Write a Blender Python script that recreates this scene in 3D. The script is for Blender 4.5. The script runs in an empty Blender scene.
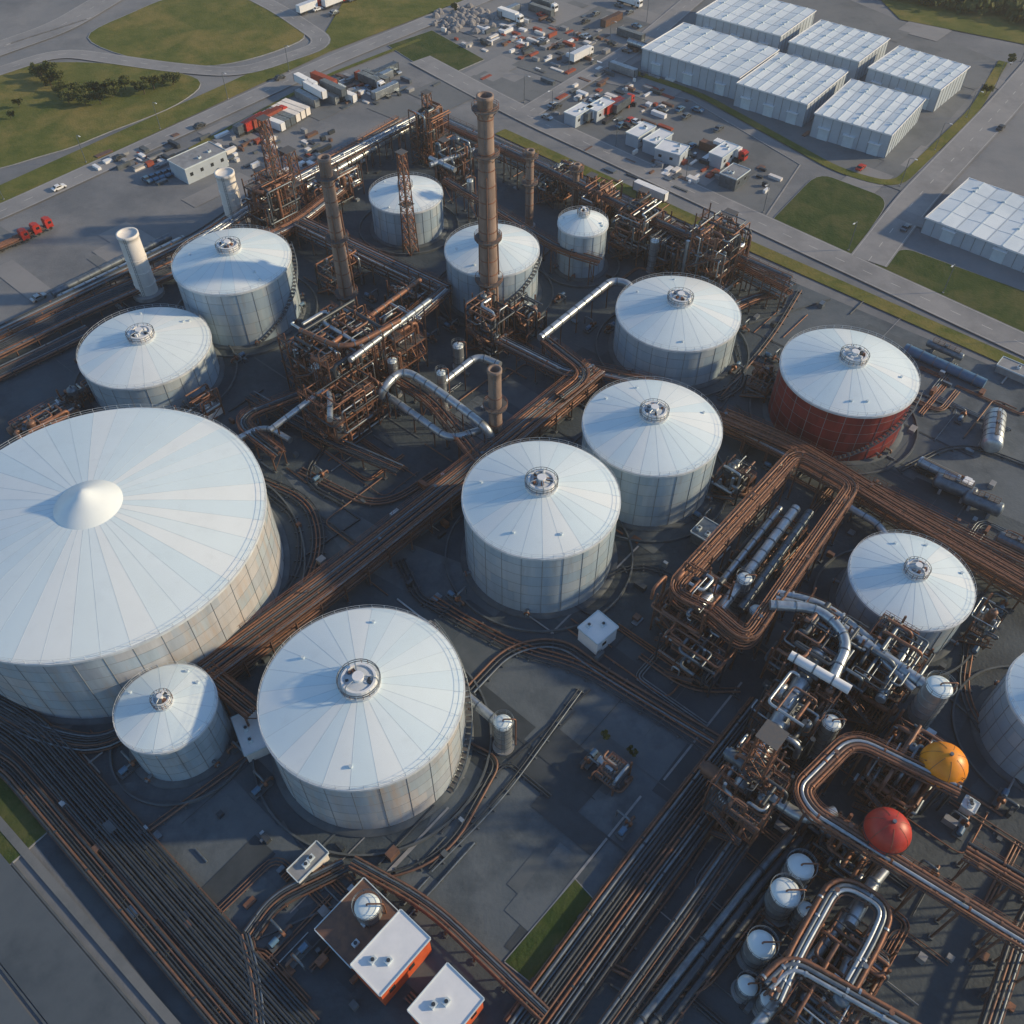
import bpy, math, random
from math import radians, sin, cos, tan, atan, pi, sqrt, atan2
from mathutils import Vector
R = random.Random(11)
H=150.0; TH=radians(49); F=900.0
ST,CT=sin(TH),cos(TH)
def P(u,v,z=0.0):
    dx=(u-512)/F; dy=(512-v)/F
    t=(H-z)/(ST-dy*CT)
    return Vector((dx*t,(CT+dy*ST)*t,z))
def depth(u,v,z=0.0):
    return (H-z)/(ST-(512-v)/F*CT)
def cot(v): return 1/tan(TH+atan((v-512)/F))
def hgt(vb,vt): return H*(1-cot(vb)/cot(vt))
GA=radians(49)   # plant grid angle
# ------------------------------------------------------------ materials
def mat(name,c1,c2=None,rough=.7,metal=0.0,scale=.4,detail=6,stretch=(1,1,1),lo=.35,hi=.65,bump=0,bscale=None,c3=None,s3=.03,spec=.5,w3=(.48,.62)):
    m=bpy.data.materials.new(name); m.use_nodes=True
    nt=m.node_tree; N=nt.nodes; L=nt.links
    b=N['Principled BSDF']; b.inputs['Roughness'].default_value=rough; b.inputs['Metallic'].default_value=metal
    b.inputs['Specular IOR Level'].default_value=spec
    if c2 is None: c2=tuple(x*.7 for x in c1)
    tc=N.new('ShaderNodeTexCoord'); mp=N.new('ShaderNodeMapping'); mp.inputs['Scale'].default_value=stretch
    L.new(tc.outputs['Object'],mp.inputs[0])
    n=N.new('ShaderNodeTexNoise'); n.inputs['Scale'].default_value=scale; n.inputs['Detail'].default_value=detail; n.inputs['Roughness'].default_value=.65
    L.new(mp.outputs[0],n.inputs['Vector'])
    r=N.new('ShaderNodeValToRGB'); r.color_ramp.elements[0].position=lo; r.color_ramp.elements[1].position=hi
    r.color_ramp.elements[0].color=(*c1,1); r.color_ramp.elements[1].color=(*c2,1)
    L.new(n.outputs['Fac'],r.inputs[0]); out=r.outputs[0]
    if c3:
        n3=N.new('ShaderNodeTexNoise'); n3.inputs['Scale'].default_value=s3; n3.inputs['Detail'].default_value=8; n3.inputs['Roughness'].default_value=.7
        L.new(mp.outputs[0],n3.inputs['Vector'])
        r3=N.new('ShaderNodeValToRGB'); r3.color_ramp.elements[0].position=w3[0]; r3.color_ramp.elements[1].position=w3[1]
        L.new(n3.outputs['Fac'],r3.inputs[0])
        mx=N.new('ShaderNodeMix'); mx.data_type='RGBA'
        L.new(r3.outputs[0],mx.inputs[0]); L.new(out,mx.inputs[6]); mx.inputs[7].default_value=(*c3,1); out=mx.outputs[2]
    L.new(out,b.inputs['Base Color'])
    if bump:
        nb=N.new('ShaderNodeTexNoise'); nb.inputs['Scale'].default_value=bscale or scale*6; nb.inputs['Detail'].default_value=4
        L.new(mp.outputs[0],nb.inputs['Vector'])
        bp=N.new('ShaderNodeBump'); bp.inputs['Strength'].default_value=bump; bp.inputs['Distance'].default_value=.2
        L.new(nb.outputs['Fac'],bp.inputs['Height']); L.new(bp.outputs[0],b.inputs['Normal'])
    return m
M={}
M['ground']=mat('yard_asphalt',(.165,.185,.205),(.225,.235,.245),.9,scale=.05,detail=12,c3=(.12,.138,.158),s3=.012,bump=.3,bscale=1.5)
M['pad']=mat('plant_gravel',(.032,.052,.070),(.068,.094,.114),.8,scale=.07,detail=15,lo=.3,hi=.7,c3=(.022,.037,.052),s3=.03,bump=.6,bscale=1.2)
M['pad2']=mat('slab_concrete',(.070,.098,.122),(.118,.146,.168),.8,scale=.12,detail=15,lo=.3,hi=.7,c3=(.048,.070,.090),s3=.05,bump=.3,bscale=1.5)
M['patch1']=mat('patch_asphalt',(.135,.155,.17),(.175,.19,.2),.9,scale=.1,detail=10,c3=(.105,.125,.14),s3=.05)
M['patch2']=mat('patch_concrete',(.22,.23,.24),(.27,.275,.28),.9,scale=.1,detail=10,c3=(.19,.2,.21),s3=.05)
M['pdark']=mat('patch_dark_gravel',(.026,.041,.054),(.046,.062,.078),.85,scale=.2,detail=12)
M['plite']=mat('patch_light_gravel',(.060,.084,.102),(.09,.113,.132),.85,scale=.2,detail=12)
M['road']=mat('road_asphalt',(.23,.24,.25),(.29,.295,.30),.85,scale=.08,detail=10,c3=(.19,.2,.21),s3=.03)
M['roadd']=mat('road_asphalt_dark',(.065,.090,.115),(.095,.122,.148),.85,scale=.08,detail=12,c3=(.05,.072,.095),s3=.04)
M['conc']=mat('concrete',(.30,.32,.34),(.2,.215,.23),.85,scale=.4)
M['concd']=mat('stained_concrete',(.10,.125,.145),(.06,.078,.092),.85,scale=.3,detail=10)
M['paint']=mat('road_paint',(.6,.6,.58),(.4,.4,.38),.7,scale=.8)
M['grass']=mat('grass',(.075,.105,.025),(.145,.155,.045),.95,scale=.12,detail=12,c3=(.21,.18,.06),s3=.035,bump=.8,bscale=1.5,spec=.1)
M['grass2']=mat('grass_dark',(.03,.062,.018),(.065,.09,.03),.95,scale=.2,detail=12,c3=(.09,.10,.04),s3=.08,bump=.8,bscale=1.5,spec=.1)
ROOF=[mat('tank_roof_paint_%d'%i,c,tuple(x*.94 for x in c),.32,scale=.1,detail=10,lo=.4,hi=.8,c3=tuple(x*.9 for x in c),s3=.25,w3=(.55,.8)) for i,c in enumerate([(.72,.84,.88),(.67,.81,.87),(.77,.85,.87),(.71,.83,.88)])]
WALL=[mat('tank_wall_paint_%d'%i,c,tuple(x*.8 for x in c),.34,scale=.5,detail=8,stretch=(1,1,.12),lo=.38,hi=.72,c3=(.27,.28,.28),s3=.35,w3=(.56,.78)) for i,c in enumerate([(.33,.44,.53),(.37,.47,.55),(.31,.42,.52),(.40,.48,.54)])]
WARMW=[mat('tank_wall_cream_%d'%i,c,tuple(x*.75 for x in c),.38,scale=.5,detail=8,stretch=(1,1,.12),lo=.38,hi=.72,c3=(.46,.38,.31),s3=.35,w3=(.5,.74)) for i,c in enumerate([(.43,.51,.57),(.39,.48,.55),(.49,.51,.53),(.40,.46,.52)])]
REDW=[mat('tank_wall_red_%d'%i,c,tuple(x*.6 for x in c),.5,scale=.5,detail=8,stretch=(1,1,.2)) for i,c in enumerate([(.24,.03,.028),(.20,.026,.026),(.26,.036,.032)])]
M['seam']=mat('seam_grey',(.58,.69,.75),(.5,.60,.66),.5)
M['rim']=mat('rim_grey',(.60,.66,.70),(.44,.5,.55),.5)
M['wseam']=mat('wall_rib',(.20,.25,.29),(.2,.2,.2),.6)
M['rust']=mat('rusted_steel',(.31,.145,.085),(.15,.085,.062),.55,metal=.4,scale=1.2,detail=6)
M['rust2']=mat('rusted_brown',(.14,.092,.078),(.24,.135,.092),.55,metal=.4,scale=.7,detail=6)
M['dark']=mat('dark_steel',(.045,.06,.075),(.075,.09,.105),.5,metal=.5,scale=.8)
M['steel']=mat('weathered_steel',(.20,.25,.29),(.12,.145,.17),.42,metal=.6,scale=.7)
M['silver']=mat('aluminium_cladding',(.50,.56,.60),(.34,.39,.43),.38,metal=.7,scale=.6,detail=5)
M['grat']=mat('grating',(.10,.115,.13),(.14,.13,.125),.75,metal=.3,scale=2)
M['chim']=mat('chimney_rusted',(.30,.225,.185),(.17,.125,.105),.7,scale=.5,stretch=(1,1,.3))
M['white']=mat('white_paint',(.80,.83,.85),(.70,.74,.77),.5,scale=.3)
M['cream']=mat('cream_stack',(.78,.77,.74),(.66,.64,.61),.6,scale=.4,stretch=(1,1,.3))
M['redp']=mat('red_paint',(.50,.04,.025),(.36,.03,.02),.45,scale=.5)
M['brick']=mat('red_brown_wall',(.34,.08,.045),(.24,.055,.035),.8,scale=.7)
M['redwall']=mat('orange_red_cladding',(.66,.13,.045),(.50,.09,.03),.6,scale=.7)
M['yellow']=mat('yellow_orange_paint',(.88,.33,.010),(.74,.24,.010),.42,scale=.4)
M['blue']=mat('blue_paint',(.09,.20,.32),(.06,.14,.24),.5)
M['glass']=mat('dark_glass',(.02,.025,.03),(.03,.035,.04),.12)
M['tyre']=mat('tyre_rubber',(.02,.02,.02),(.03,.03,.03),.9)
M['leafA']=mat('leaves_dark',(.035,.055,.015),(.06,.085,.022),.8,scale=1.5,spec=.2)
M['leafB']=mat('leaves_light',(.09,.10,.03),(.12,.13,.04),.8,scale=1.5,spec=.2)
M['bark']=mat('bark',(.10,.075,.05),(.06,.045,.03),.9)
M['wroof']=mat('warehouse_roof',(.74,.82,.86),(.64,.73,.79),.42,scale=.08,detail=10,c3=(.58,.67,.73),s3=.06)
M['wwall']=mat('warehouse_wall',(.42,.50,.57),(.36,.43,.50),.6,scale=.2)
M['rock']=mat('rubble',(.3,.3,.3),(.18,.18,.19),.9,scale=.8)
# ------------------------------------------------------------ mesh builder
class MB:
    def __init__(s): s.v=[];s.f=[];s.m=[];s.sm=[]; s.mats=[]
    def mi(s,m):
        if isinstance(m,str): m=M[m]
        if m not in s.mats: s.mats.append(m)
        return s.mats.index(m)
    def face(s,vs,m,smooth=False):
        b=len(s.v); s.v.extend([tuple(p) for p in vs]); s.f.append(tuple(range(b,b+len(vs)))); s.m.append(s.mi(m)); s.sm.append(smooth)
    def beam(s,p,q,w,h,m):
        p=Vector(p);q=Vector(q);d=q-p
        if d.length<1e-4:return
        d.normalize(); up=Vector((0,0,1)) if abs(d.z)<.95 else Vector((1,0,0))
        a=d.cross(up).normalized(); b=a.cross(d)
        a=a*w/2;b=b*h/2; B=len(s.v)
        for c in (p,q):
            for x,y in ((-1,-1),(1,-1),(1,1),(-1,1)): s.v.append(tuple(c+a*x+b*y))
        k=s.mi(m)
        for f in ((0,1,5,4),(1,2,6,5),(2,3,7,6),(3,0,4,7),(3,2,1,0),(4,5,6,7)):
            s.f.append(tuple(B+i for i in f)); s.m.append(k); s.sm.append(False)
    def box(s,x,y,z,sx,sy,sz,m,ang=0,top=None):
        c,sn=cos(ang),sin(ang); B=len(s.v)
        for zz in (z,z+sz):
            for a,b in ((-1,-1),(1,-1),(1,1),(-1,1)):
                lx,ly=a*sx/2,b*sy/2; s.v.append((x+lx*c-ly*sn,y+lx*sn+ly*c,zz))
        k=s.mi(m);kt=s.mi(top) if top else k
        for f,kk in (((0,1,5,4),k),((1,2,6,5),k),((2,3,7,6),k),((3,0,4,7),k),((3,2,1,0),k),((4,5,6,7),kt)):
            s.f.append(tuple(B+i for i in f)); s.m.append(kk); s.sm.append(False)
    def tube(s,pts,r,m,seg=8,caps=True):
        pts=[Vector(p) for p in pts]
        q=[pts[0]]
        for p in pts[1:]:
            if (p-q[-1]).length>1e-3:q.append(p)
        pts=q;n=len(pts)
        if n<2:return
        k=s.mi(m);B=len(s.v);a=None;rings=[]
        for i in range(n):
            d=(pts[min(i+1,n-1)]-pts[max(i-1,0)])
            if d.length<1e-6:d=pts[i]-pts[i-1]
            d.normalize()
            if a is None:
                up=Vector((0,0,1)) if abs(d.z)<.9 else Vector((1,0,0)); a=d.cross(up).normalized()
            else:
                a=(a-d*a.dot(d)); a=a.normalized() if a.length>1e-5 else d.orthogonal().normalized()
            b=d.cross(a); ring=[]
            for j in range(seg):
                t=2*pi*j/seg; ring.append(tuple(pts[i]+(a*cos(t)+b*sin(t))*r))
            rings.append(ring); s.v.extend(ring)
        for i in range(n-1):
            for j in range(seg):
                j2=(j+1)%seg
                s.f.append((B+i*seg+j,B+i*seg+j2,B+(i+1)*seg+j2,B+(i+1)*seg+j)); s.m.append(k); s.sm.append(True)
        if caps:
            s.face(rings[0][::-1],m); s.face(rings[-1],m)
    def lathe(s,x,y,prof,seg,m,smooth=True,a0=0,arc=2*pi,mf=None):
        B=len(s.v);n=len(prof);full=abs(arc-2*pi)<1e-6; ns=seg if full else seg+1
        for r,z in prof:
            for j in range(ns):
                t=a0+arc*j/seg; s.v.append((x+r*cos(t),y+r*sin(t),z))
        for i in range(n-1):
            for j in range(seg):
                j2=(j+1)%ns
                k=s.mi(mf(i,j)) if mf else s.mi(m)
                s.f.append((B+i*ns+j,B+i*ns+j2,B+(i+1)*ns+j2,B+(i+1)*ns+j)); s.m.append(k); s.sm.append(smooth)
    def cyl(s,x,y,z0,z1,r,m,seg=16,r1=None,top=None):
        r1=r if r1 is None else r1
        s.lathe(x,y,[(r,z0),(r1,z1)],seg,m)
        s.face([(x+r1*cos(2*pi*j/seg),y+r1*sin(2*pi*j/seg),z1) for j in range(seg)],top or m)
    def dome(s,x,y,z,r,h,m,seg=16,n=5):
        s.lathe(x,y,[(r*cos(i*pi/2/n)+1e-3,z+h*sin(i*pi/2/n)) for i in range(n+1)],seg,m)
    def make(s,name,origin=None,parent=None,cache=False):
        if not s.v: return None
        me=bpy.data.meshes.new(name)
        if origin is None:
            o=Vector((sum(v[0] for v in s.v)/len(s.v),sum(v[1] for v in s.v)/len(s.v),0))
        else:o=Vector(origin)
        me.from_pydata([(v[0]-o.x,v[1]-o.y,v[2]-o.z) for v in s.v],[],s.f)
        for m in s.mats: me.materials.append(m)
        me.polygons.foreach_set('material_index',s.m); me.polygons.foreach_set('use_smooth',s.sm); me.update()
        ob=bpy.data.objects.new(name,me); ob.location=o
        bpy.context.scene.collection.objects.link(ob)
        return ob
def inst(src,name,loc,rz=0,sc=1):
    o=bpy.data.objects.new(name,src.data); o.location=loc; o.rotation_euler=(0,0,rz)
    o.scale=(sc,sc,sc) if not isinstance(sc,tuple) else sc
    bpy.context.scene.collection.objects.link(o); return o
def fillet(pts,r,n=4):
    pts=[Vector(p) for p in pts]
    if len(pts)<3:return pts
    out=[pts[0]]
    for i in range(1,len(pts)-1):
        a,b,c=pts[i-1],pts[i],pts[i+1]; la,lc=(a-b).length,(c-b).length
        if la<1e-3 or lc<1e-3: continue
        rr=min(r,la*.48,lc*.48); p=b+(a-b)/la*rr; q=b+(c-b)/lc*rr
        for k in range(n+1):
            t=k/n; out.append(p*(1-t)**2+b*2*t*(1-t)+q*t*t)
    out.append(pts[-1]); return out
def offset(pts,d):
    out=[];n=len(pts)
    for i in range(n):
        ns=[]
        for a,b in ((i-1,i),(i,i+1)):
            if a>=0 and b<n:
                t=pts[b]-pts[a]; t=Vector((t.x,t.y,0))
                if t.length>1e-4: t.normalize(); ns.append(Vector((-t.y,t.x,0)))
        if not ns: out.append(pts[i].copy());continue
        nn=sum(ns,Vector((0,0,0))); nn=nn.normalized() if nn.length>1e-4 else ns[0]
        k=1/max(.5,nn.dot(ns[0])); out.append(pts[i]+nn*d*k)
    return out
def along(pts,step,start=0):
    res=[];acc=start
    for i in range(len(pts)-1):
        a,b=pts[i],pts[i+1];l=(b-a).length
        if l<1e-6: continue
        t=(b-a)/l
        while acc<=l: res.append((a+t*acc,t));acc+=step
        acc-=l
    return res
def smoothloop(px,n=5):
    out=[];k=len(px)
    for i in range(k):
        p0,p1,p2,p3=[Vector(px[(i+j-1)%k]) for j in range(4)]
        for s in range(n):
            t=s/n; out.append(.5*((2*p1)+(-p0+p2)*t+(2*p0-5*p1+4*p2-p3)*t*t+(-p0+3*p1-3*p2+p3)*t**3))
    return out
ZL=[.02]
def nz():
    ZL[0]+=.006; return ZL[0]
def flat(name,px,z,m,smooth=False,kerb=0,kerbm='conc'):
    pts=[P(u,v,0) for u,v in px]; z=nz()+(.03 if 'grass' in name else 0)
    if smooth: pts=smoothloop(pts)
    mb=MB()
    if sum(pts[i].x*pts[(i+1)%len(pts)].y-pts[(i+1)%len(pts)].x*pts[i].y for i in range(len(pts)))<0: pts=pts[::-1]
    mb.face([(p.x,p.y,z) for p in pts],m)
    if kerb:
        loop=pts+[pts[0]]
        for i in range(len(loop)-1):
            mb.beam((loop[i].x,loop[i].y,.12),(loop[i+1].x,loop[i+1].y,.12),.35,.24,kerbm)
    return mb.make(name)
def strip(mb,pts,w,z,m,lat=0):
    a=offset(pts,lat+w/2);b=offset(pts,lat-w/2)
    for i in range(len(pts)-1):
        mb.face([(b[i].x,b[i].y,z),(b[i+1].x,b[i+1].y,z),(a[i+1].x,a[i+1].y,z),(a[i].x,a[i].y,z)],m)
def road(name,px,w,m='road',kerb=False,dash=True,r=12,edge=True):
    pts=fillet([P(u,v,0) for u,v in px],r,6); mb=MB(); z=nz()
    strip(mb,pts,w,z,m)
    if dash:
        for p,t in along(pts,9):
            q=p+t*3; n=Vector((-t.y,t.x,0))*.09
            mb.face([(p-n+Vector((0,0,z+.003))),(q-n+Vector((0,0,z+.003))),(q+n+Vector((0,0,z+.003))),(p+n+Vector((0,0,z+.003)))],'paint')
    if edge:
        for s in (-1,1): strip(mb,pts,.12,z+.003,'paint',s*(w/2-.5))
    return mb.make(name)
# ------------------------------------------------------------ ground
mb=MB(); mb.face([(-3000,-1500,0),(3000,-1500,0),(3000,5000,0),(-3000,5000,0)],'ground'); mb.make('ground',origin=(0,0,0))
flat('plant_pad',[(-260,470),(0,352),(150,285),(300,185),(425,108),(560,165),(800,285),(1060,400),(1400,560),(1400,1400),(500,1500),(232,1090),(0,800),(-260,560)],.02,'pad')
flat('concrete_apron',[(480,660),(570,650),(735,745),(600,930),(530,1010),(400,880),(470,740)],.03,'pad2')
flat('concrete_apron',[(90,790),(250,760),(300,850),(390,870),(250,930),(215,940)],.03,'pad2')
flat('concrete_apron',[(800,285),(1060,395),(1060,540),(900,470),(760,330)],.03,'pad2')
flat('concrete_apron',[(280,470),(400,540),(560,600),(480,600),(420,600),(350,560)],.03,'pad2')
flat('concrete_yard',[(640,70),(720,-20),(850,0),(1000,62),(893,184),(830,165)],.03,'patch1')
flat('warehouse_yard',[(540,115),(590,80),(690,100),(800,165),(760,225),(690,195)],.04,'patch1',False,.13)
def patches(n,u0,u1,v0,v1,ms,name,s=(3,14),ok=None):
    mb=MB()
    for i in range(n):
        u,v=R.uniform(u0,u1),R.uniform(v0,v1)
        if ok and not ok(u,v): continue
        p=P(u,v); a=GA+R.uniform(-.04,.04); L,W=R.uniform(*s),R.uniform(*s); z=nz() if i%8==0 else ZL[0]+(i%8)*.0007
        T=[(x*L/2*cos(a)-y*W/2*sin(a)+p.x,x*L/2*sin(a)+y*W/2*cos(a)+p.y,z) for x,y in ((-1,-1),(1,-1),(1,1),(-1,1))]
        mb.face(T,R.choice(ms))
    nz(); mb.make(name)
inplant=lambda u,v: v>370-.57*u and v>135+.46*(u-430) and v<790+1.0*u
patches(80,30,1010,200,1010,['pdark','plite','pad2','pad'],'slab_patches',(4,16),inplant)
patches(30,-20,420,90,330,['patch1','patch2'],'asphalt_patches',(5,26),lambda u,v: 225-.4*u<v<320-.5*u)
patches(26,430,660,5,110,['patch1','patch2'],'asphalt_patches',(8,30))
patches(20,640,1000,20,190,['patch1','patch2'],'asphalt_patches',(6,18))
# expansion joints and drain channels
mb=MB(); z=nz()
for i in range(70):
    u,v=R.uniform(60,1010),R.uniform(250,1010)
    if not inplant(u,v): continue
    p=P(u,v); a=GA+R.choice([0,pi/2]); d=Vector((cos(a),sin(a),0)); n=Vector((-d.y,d.x,0))*R.choice([.06,.1,.2]); q=p+d*R.uniform(10,35)
    zz=z+(i%9)*.0006
    mb.face([(c.x,c.y,zz) for c in (p-n,q-n,q+n,p+n)],R.choice(['pdark','conc','pdark','plite']))
mb.make('drain_channels'); nz()
flat('grass_field',[(88,38),(130,14),(180,-4),(240,-4),(302,30),(285,48),(215,66),(140,60)],.06,'grass',True,.13)
flat('grass_field',[(-40,85),(40,64),(130,66),(198,80),(178,104),(110,132),(50,154),(-40,168)],.06,'grass',True,.13)
flat('grass_field',[(388,46),(432,31),(484,60),(440,79)],.06,'grass2',False,.13)
def rpoly(px,r): 
    pts=[Vector((a,b)) for a,b in px]; n=len(pts); out=[]
    for i in range(n):
        a,b,c=pts[i-1],pts[i],pts[(i+1)%n]; p=b+(a-b).normalized()*min(r,(a-b).length*.4); q=b+(c-b).normalized()*min(r,(c-b).length*.4)
        for k in range(6):
            t=k/5; w=p*(1-t)**2+b*2*t*(1-t)+q*t*t; out.append((w.x,w.y))
    return out
flat('grass_field',rpoly([(765,228),(818,173),(890,200),(848,262)],16),.06,'grass2',False,.13)
flat('grass_field',rpoly([(868,268),(903,248),(1060,305),(1060,352),(885,284)],12),.06,'grass2',False,.13)
flat('grass_field',[(505,962),(575,880),(596,903),(540,990)],.06,'grass2',False,.13)
flat('grass_field',[(-60,760),(0,765),(48,832),(10,865),(-60,780)],.06,'grass2',False,.13)
flat('grass_field',[(380,-60),(470,-2),(440,10),(330,52),(0,206),(-80,240),(-80,222),(0,186),(320,42)],.06,'grass')
flat('grass_field',[(840,-40),(900,20),(1100,60),(1500,60),(1300,-60)],.06,'grass')
def verge(px,w,m='grass',name='grass_verge'):
    mb=MB(); z=nz()+.03; strip(mb,fillet([P(u,v,0) for u,v in px],8,5),w,z,m); return mb.make(name)
verge([(500,132),(735,240),(1060,384)],5)
verge([(1003,62),(975,110),(895,187),(840,172),(700,95),(620,68)],3.5)
verge([(190,150),(330,75),(420,40)],2.0)
verge([(535,118),(560,140),(700,200),(765,232)],1.5,'grass2')
ZL[0]+=.035
road('road',[(-120,262),(0,213),(330,62),(470,4),(600,-50)],9)
road('road',[(-80,98),(60,52),(170,68),(240,74),(330,44),(280,10),(200,-30)],8)
road('road',[(-60,70),(60,28),(140,-20)],14)
road('road',[(420,60),(480,92),(530,118),(1060,362)],10)
road('road',[(530,112),(640,45),(740,-40)],9)
road('road',[(868,262),(915,200),(1000,110),(1060,40)],11)
road('road',[(900,215),(1060,278)],6,dash=False,edge=False)
RA=P(0,905);RB=P(110,1040);RD=(RB-RA).normalized(); RN=Vector((-RD.y,RD.x,0))
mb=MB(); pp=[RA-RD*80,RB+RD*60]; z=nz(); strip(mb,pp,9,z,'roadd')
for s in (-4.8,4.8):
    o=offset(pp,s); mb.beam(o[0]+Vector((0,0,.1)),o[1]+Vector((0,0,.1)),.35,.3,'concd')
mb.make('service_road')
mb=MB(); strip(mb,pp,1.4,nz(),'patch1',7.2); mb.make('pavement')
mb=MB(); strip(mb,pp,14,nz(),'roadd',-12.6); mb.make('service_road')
mb=MB()
for i in range(14):
    for (u0,v0,du,dv) in ((500,20,9,4),(600,20,8,5)):
        p=P(u0+i*du,v0+i*dv); dd=Vector((cos(GA),sin(GA),0)); n=Vector((-dd.y,dd.x,0))*.1; q=p+dd*5.5
        mb.face([(c.x,c.y,ZL[0]+.02) for c in (p-n,q-n,q+n,p+n)],'paint')
for i in range(16):
    p=P(6+i*5,46-i*1.6); dd=Vector((cos(GA),sin(GA),0)); n=Vector((-dd.y,dd.x,0))*.25; q=p+dd*5
    mb.face([(c.x,c.y,ZL[0]+.02) for c in (p-n,q-n,q+n,p+n)],'paint')
mb.make('parking_bay_markings')
# ------------------------------------------------------------ tanks
def tank(uc,vt,vb,vbase,w,rise=.24,walls=None,cap='ring',name='storage_tank',stair=None,gores=24,h=None):
    walls=walls or WALL
    if h is None: h=hgt(vbase,vb)
    Y=(H-h)*(cot(vt)+cot(vb))/2
    d=Y*CT+(H-h)*ST
    x=(uc-512)/F*d; r=w/2*d/F; y=Y
    mb=MB(); seg=gores*3
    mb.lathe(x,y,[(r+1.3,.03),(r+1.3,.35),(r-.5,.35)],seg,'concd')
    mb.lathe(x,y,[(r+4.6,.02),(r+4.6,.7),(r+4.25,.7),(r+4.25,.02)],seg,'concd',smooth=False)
    nc=max(3,int(h/2.8)); wc={}
    def wf(i,j):
        k=(i,(j+i)//3)
        if k not in wc: wc[k]=R.choice(walls)
        return wc[k]
    prof=[(r,.3+(h-.3)*i/nc) for i in range(nc+1)]
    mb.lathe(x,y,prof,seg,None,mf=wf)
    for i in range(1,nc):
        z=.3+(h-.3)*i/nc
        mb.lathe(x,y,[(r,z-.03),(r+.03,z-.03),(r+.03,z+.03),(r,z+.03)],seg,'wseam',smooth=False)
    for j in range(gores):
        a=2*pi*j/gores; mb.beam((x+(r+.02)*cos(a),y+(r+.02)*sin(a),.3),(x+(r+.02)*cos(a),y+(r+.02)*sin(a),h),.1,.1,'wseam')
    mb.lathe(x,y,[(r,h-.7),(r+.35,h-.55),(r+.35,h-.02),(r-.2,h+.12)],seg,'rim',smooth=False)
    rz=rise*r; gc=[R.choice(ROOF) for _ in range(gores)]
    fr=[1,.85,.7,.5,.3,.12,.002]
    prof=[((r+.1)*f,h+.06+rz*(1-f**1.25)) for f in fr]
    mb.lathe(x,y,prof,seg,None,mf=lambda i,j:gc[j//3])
    for j in range(gores):
        a=2*pi*j/gores
        for i in range(len(fr)-2):
            (r0,z0),(r1,z1)=prof[i],prof[i+1]
            mb.beam((x+r0*cos(a),y+r0*sin(a),z0),(x+r1*cos(a),y+r1*sin(a),z1),.08,.035,'seam')
    zt=h+rz
    for dz in (.55,1.1): mb.lathe(x,y,[(r+.15,h+dz-.03),(r+.18,h+dz),(r+.15,h+dz+.03),(r+.12,h+dz),(r+.15,h+dz-.03)],seg,'rim')
    for j in range(gores*2):
        a=2*pi*j/gores/2; mb.beam((x+(r+.15)*cos(a),y+(r+.15)*sin(a),h),(x+(r+.15)*cos(a),y+(r+.15)*sin(a),h+1.1),.05,.05,'rim')
    if cap=='ring':
        c=max(1.6,r*.19); zz=zt-.3*rise*c
        mb.lathe(x,y,[(c*1.12,zz-.8),(c*1.12,zz+.4),(c*.95,zz+.4)],24,'rim',smooth=False)
        mb.lathe(x,y,[(c*.95,zz+.3),(c*.9,zz+1.5),(c*.78,zz+1.5),(c*.78,zz+1.1)],24,'white',smooth=False)
        mb.lathe(x,y,[(c*.78,zz+1.1),(c*.3,zz+1.5),(.01,zz+1.55)],24,'rim')
        mb.cyl(x,y,zz+1.3,zz+2.2,c*.3,'white',16)
        nb=R.randint(3,5)
        for j in range(nb):
            a=2*pi*j/nb+R.uniform(-.4,.4)
            mb.tube(fillet([(x+c*.2*cos(a),y+c*.2*sin(a),zz+1.9),(x+c*.85*cos(a),y+c*.85*sin(a),zz+2.0),(x+c*1.0*cos(a),y+c*1.0*sin(a),zz+.2)],.3,3),.12,'silver',6)
        for j in range(9):
            a=R.uniform(0,6.28); q=c*R.uniform(.4,.65)
            mb.box(x+q*cos(a),y+q*sin(a),zz+1.2,R.uniform(.3,.7),R.uniform(.3,.6),R.uniform(.3,.8),R.choice(['white','steel','rust','dark']),a)
        for j in range(20):
            a=2*pi*j/20
            mb.beam((x+c*1.1*cos(a),y+c*1.1*sin(a),zz+.3),(x+c*1.1*cos(a),y+c*1.1*sin(a),zz+1.6),.07,.07,'rust' if j%3 else 'white')
        for dz in (1,1.6): mb.lathe(x,y,[(c*1.1,zz+dz-.05),(c*1.13,zz+dz),(c*1.1,zz+dz+.05),(c*1.07,zz+dz),(c*1.1,zz+dz-.05)],24,'steel')
        for t in range(3):
            b=R.uniform(0,6.28); rr=r*R.uniform(.7,.9); zz2=h+rz*(1-(rr/r)**1.25)
            mb.cyl(x+rr*cos(b),y+rr*sin(b),zz2-.2,zz2+.5,.3,'seam',10)
    else:
        c=r*.18
        mb.lathe(x,y,[(c*1.15,zt-1.0),(c*1.08,zt-.5),(c*.62,zt+.9),(c*.25,zt+2.3),(c*.12,zt+2.8),(.01,zt+2.9)],40,ROOF[2])
    if stair is not None:
        n=int(h/.55); da=.9/(r+.6)
        pr=[]
        for i in range(n):
            a=stair+da*i; z=.4+i*.55
            mb.box(x+(r+.65)*cos(a),y+(r+.65)*sin(a),z,1.0,.85,.08,'grat',ang=a)
            pr.append((x+(r+1.2)*cos(a),y+(r+1.2)*sin(a),z+1.1))
            if i%2==0: mb.beam((x+(r+1.15)*cos(a),y+(r+1.15)*sin(a),z),(x+(r+1.15)*cos(a),y+(r+1.15)*sin(a),z+1.1),.06,.06,'steel')
        mb.tube(pr,.05,'steel',5)
        mb.tube([(a,b,c-1.15) for a,b,c in pr],.12,'steel',5)
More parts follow.
